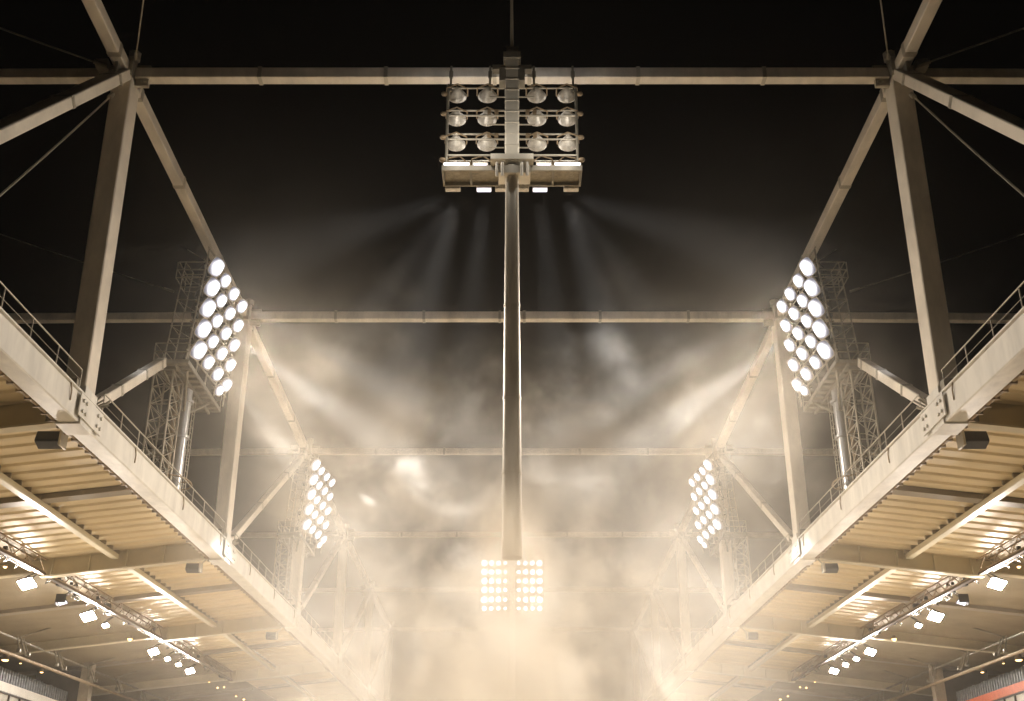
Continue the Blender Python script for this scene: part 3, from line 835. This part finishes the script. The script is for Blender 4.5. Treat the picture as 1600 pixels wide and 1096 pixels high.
def smoke_volume():
    lo, hi = (-22.0, 32, ZC-2), (22.0, 175, ZC+37)
    ng = bpy.data.node_groups.new('smoke_field', 'GeometryNodeTree')
    ng.interface.new_socket('Geometry', in_out='INPUT', socket_type='NodeSocketGeometry')
    ng.interface.new_socket('Geometry', in_out='OUTPUT', socket_type='NodeSocketGeometry')
    N, L = ng.nodes, ng.links
    out = N.new('NodeGroupOutput'); vc = N.new('GeometryNodeVolumeCube')
    vc.inputs['Min'].default_value = lo; vc.inputs['Max'].default_value = hi
    for n, a in zip('XYZ', (190, 380, 190)): vc.inputs['Resolution '+n].default_value = a
    def link(i, v):
        if isinstance(v, (int, float)): i.default_value = v
        elif isinstance(v, (tuple, list)): i.default_value = v
        else: L.new(v, i)
    def mth(op, a, b=0., c=None, clamp=False):
        n = N.new('ShaderNodeMath'); n.operation = op; n.use_clamp = clamp
        link(n.inputs[0], a); link(n.inputs[1], b)
        if c is not None: link(n.inputs[2], c)
        return n.outputs[0]
    def vm(op, a, b):
        n = N.new('ShaderNodeVectorMath'); n.operation = op; link(n.inputs[0], a); link(n.inputs[1], b)
        return n.outputs['Value'] if op in ('LENGTH', 'DISTANCE') else n.outputs[0]
    def mr(v, a, b, c, d, mode='SMOOTHSTEP'):
        n = N.new('ShaderNodeMapRange'); n.interpolation_type = mode
        for i, x in enumerate((v, a, b, c, d)): link(n.inputs[i], x)
        return n.outputs[0]
    pos = N.new('GeometryNodeInputPosition').outputs[0]
    sep = N.new('ShaderNodeSeparateXYZ'); L.new(pos, sep.inputs[0])
    def noise(scale, detail, rough, off=(0, 0, 0), vec=None, colr=False):
        n = N.new('ShaderNodeTexNoise'); n.inputs['Scale'].default_value = scale; n.inputs['Detail'].default_value = detail
        n.inputs['Roughness'].default_value = rough
        L.new(vm('ADD', vec or pos, off), n.inputs['Vector'])
        return n.outputs[1] if colr else n.outputs[0]
    warp = vm('SCALE', vm('SUBTRACT', noise(.07, 2, .5, (11, 3, 5), colr=True), (.5, .5, .5)), (0, 0, 0))
    warp.node.inputs['Scale'].default_value = 14
    wp = vm('ADD', pos, warp)
    warp2 = vm('SCALE', warp, (0, 0, 0)); warp2.node.inputs['Scale'].default_value = .22
    wp2 = vm('ADD', pos, warp2)
    nz = noise(.14, 9, .72, (4, 9, 1), wp)
    # billows placed where the photograph shows them (photo pixel, distance, radius, weight)
    total = None
    for x, y, Y, r, w in BLOBS:
        p = ppt(x, y, Y=Y); w *= 1.2; r *= 1.1
        d = vm('DISTANCE', wp, tuple(p))
        v = mr(d, 0.0, r, w, 0.0)
        total = v if total is None else mth('ADD', total, v)
    # general bank of smoke: thick low and far
    h = mth('SUBTRACT', sep.outputs[2], ZC)
    top = mr(sep.outputs[1], 50, 130, 20, 36, 'LINEAR')
    bank = mr(mth('SUBTRACT', h, top), -13, 3, .96, 0)
    ax = mth('ABSOLUTE', sep.outputs[0])
    bank = mth('MULTIPLY', bank, mr(sep.outputs[1], 52, 98, 0, 1))
    bank = mth('MULTIPLY', bank, mr(ax, 1, 13, 1, .06))
    bank = mth('MULTIPLY', bank, mr(h, 4, 18, .95, 1))
    total = mth('ADD', total, bank)
    dens = mth('ADD', total, mth('MULTIPLY', mth('SUBTRACT', nz, .5), 6.0))
    dens = mr(dens, .34, 1.15, .03, 1.45)
    dens = mth('MULTIPLY', dens, mr(ax, 13.0, 17.5, 1, 0))
    cap = mth('ADD', mth('MULTIPLY', sep.outputs[1], .36), 8.0)
    dens = mth('MULTIPLY', dens, mr(mth('SUBTRACT', h, cap), -9, 1, 1, 0))
    for x, y, Y, r, w in FRONT:
        dens = mth('ADD', dens, mth('MULTIPLY', mr(vm('DISTANCE', wp2, tuple(ppt(x, y, Y=Y))), 0.0, r, w, 0.0), mr(nz, .36, .6, .35, 1.3)))
    # a thin layer of drifting smoke between the billows, in front of the lamp banks
    thin = mth('MULTIPLY', mr(h, 22, 33, .33, .0), mr(nz, .36, .66, .55, 1.3))
    thin = mth('MULTIPLY', thin, mth('MULTIPLY', mr(sep.outputs[1], 46, 76, .22, 1), mr(ax, 14.0, 18.6, 1, .12)))
    thin = mth('MULTIPLY', thin, mr(ax, 3, 15, .15, 1))
    dens = mth('ADD', dens, thin)
    # extra smoke density added round the lamp banks to imitate lamp bloom
    for sx in (-1, 1):
        for yy, w in ((65.5, HALO), (104.0, HALO*.6)):
            dd = vm('DISTANCE', pos, (sx*18.8, yy, ZC+30.8)); dens = mth('ADD', dens, mr(dd, 1.0, 6.0, w, 0.0))
    # soft fade at the bounds
    fy = mr(sep.outputs[1], 32.5, 36, 0, 1); fy2 = mr(sep.outputs[1], 160, 174, 1, 0)
    fz = mr(h, 32, 36.5, 1, 0)
    for f in (fy, fy2, fz): dens = mth('MULTIPLY', dens, f)
    L.new(dens, vc.inputs['Density'])
    m = volmat('smoke_material', (.97, .895, .775), SMOKE, .25, 'density')
    sm = N.new('GeometryNodeSetMaterial'); sm.inputs['Material'].default_value = m
    L.new(vc.outputs[0], sm.inputs[0]); L.new(sm.outputs[0], out.inputs[0])
    v = bpy.data.volumes.new('smoke'); v.materials.append(m)
    o = bpy.data.objects.new('smoke', v); COL.objects.link(o)
    md = o.modifiers.new('smoke_field', 'NODES'); md.node_group = ng
    tag(o, 'pale billowing smoke drifting between the floodlight towers', kind='stuff')
    return o
SMOKE = .042
HALO = .05
FRONT = [(800, 872, 42.2, 2.6, 14.0), (798, 820, 42.4, 2.1, 10), (802, 765, 42.5, 1.9, 5), (798, 705, 42.6, 1.7, 3), (801, 650, 42.7, 1.6, 1.6)]
BLOBS = [
    (560, 640, 78, 6, 1.1), (700, 620, 84, 5, .5), (1030, 610, 80, 5, .9), (900, 620, 86, 5, .6),
    (575, 590, 82, 9, 1.6), (520, 640, 88, 7, 1.0), (620, 530, 88, 5, .9), (545, 465, 86, 3.2, .45), (700, 430, 100, 6, .32),
    (1000, 560, 88, 7, .95), (960, 640, 90, 6, .8), (1060, 640, 95, 6, .6),
    (740, 720, 96, 8, .75), (880, 740, 92, 8, .8), (665, 700, 96, 7, .6), (930, 700, 88, 7, .8), (470, 560, 90, 5, .8), (800, 800, 105, 10, .5), (600, 760, 105, 9, .45), (1000, 780, 108, 9, .45),
]
if 1: smoke_volume()
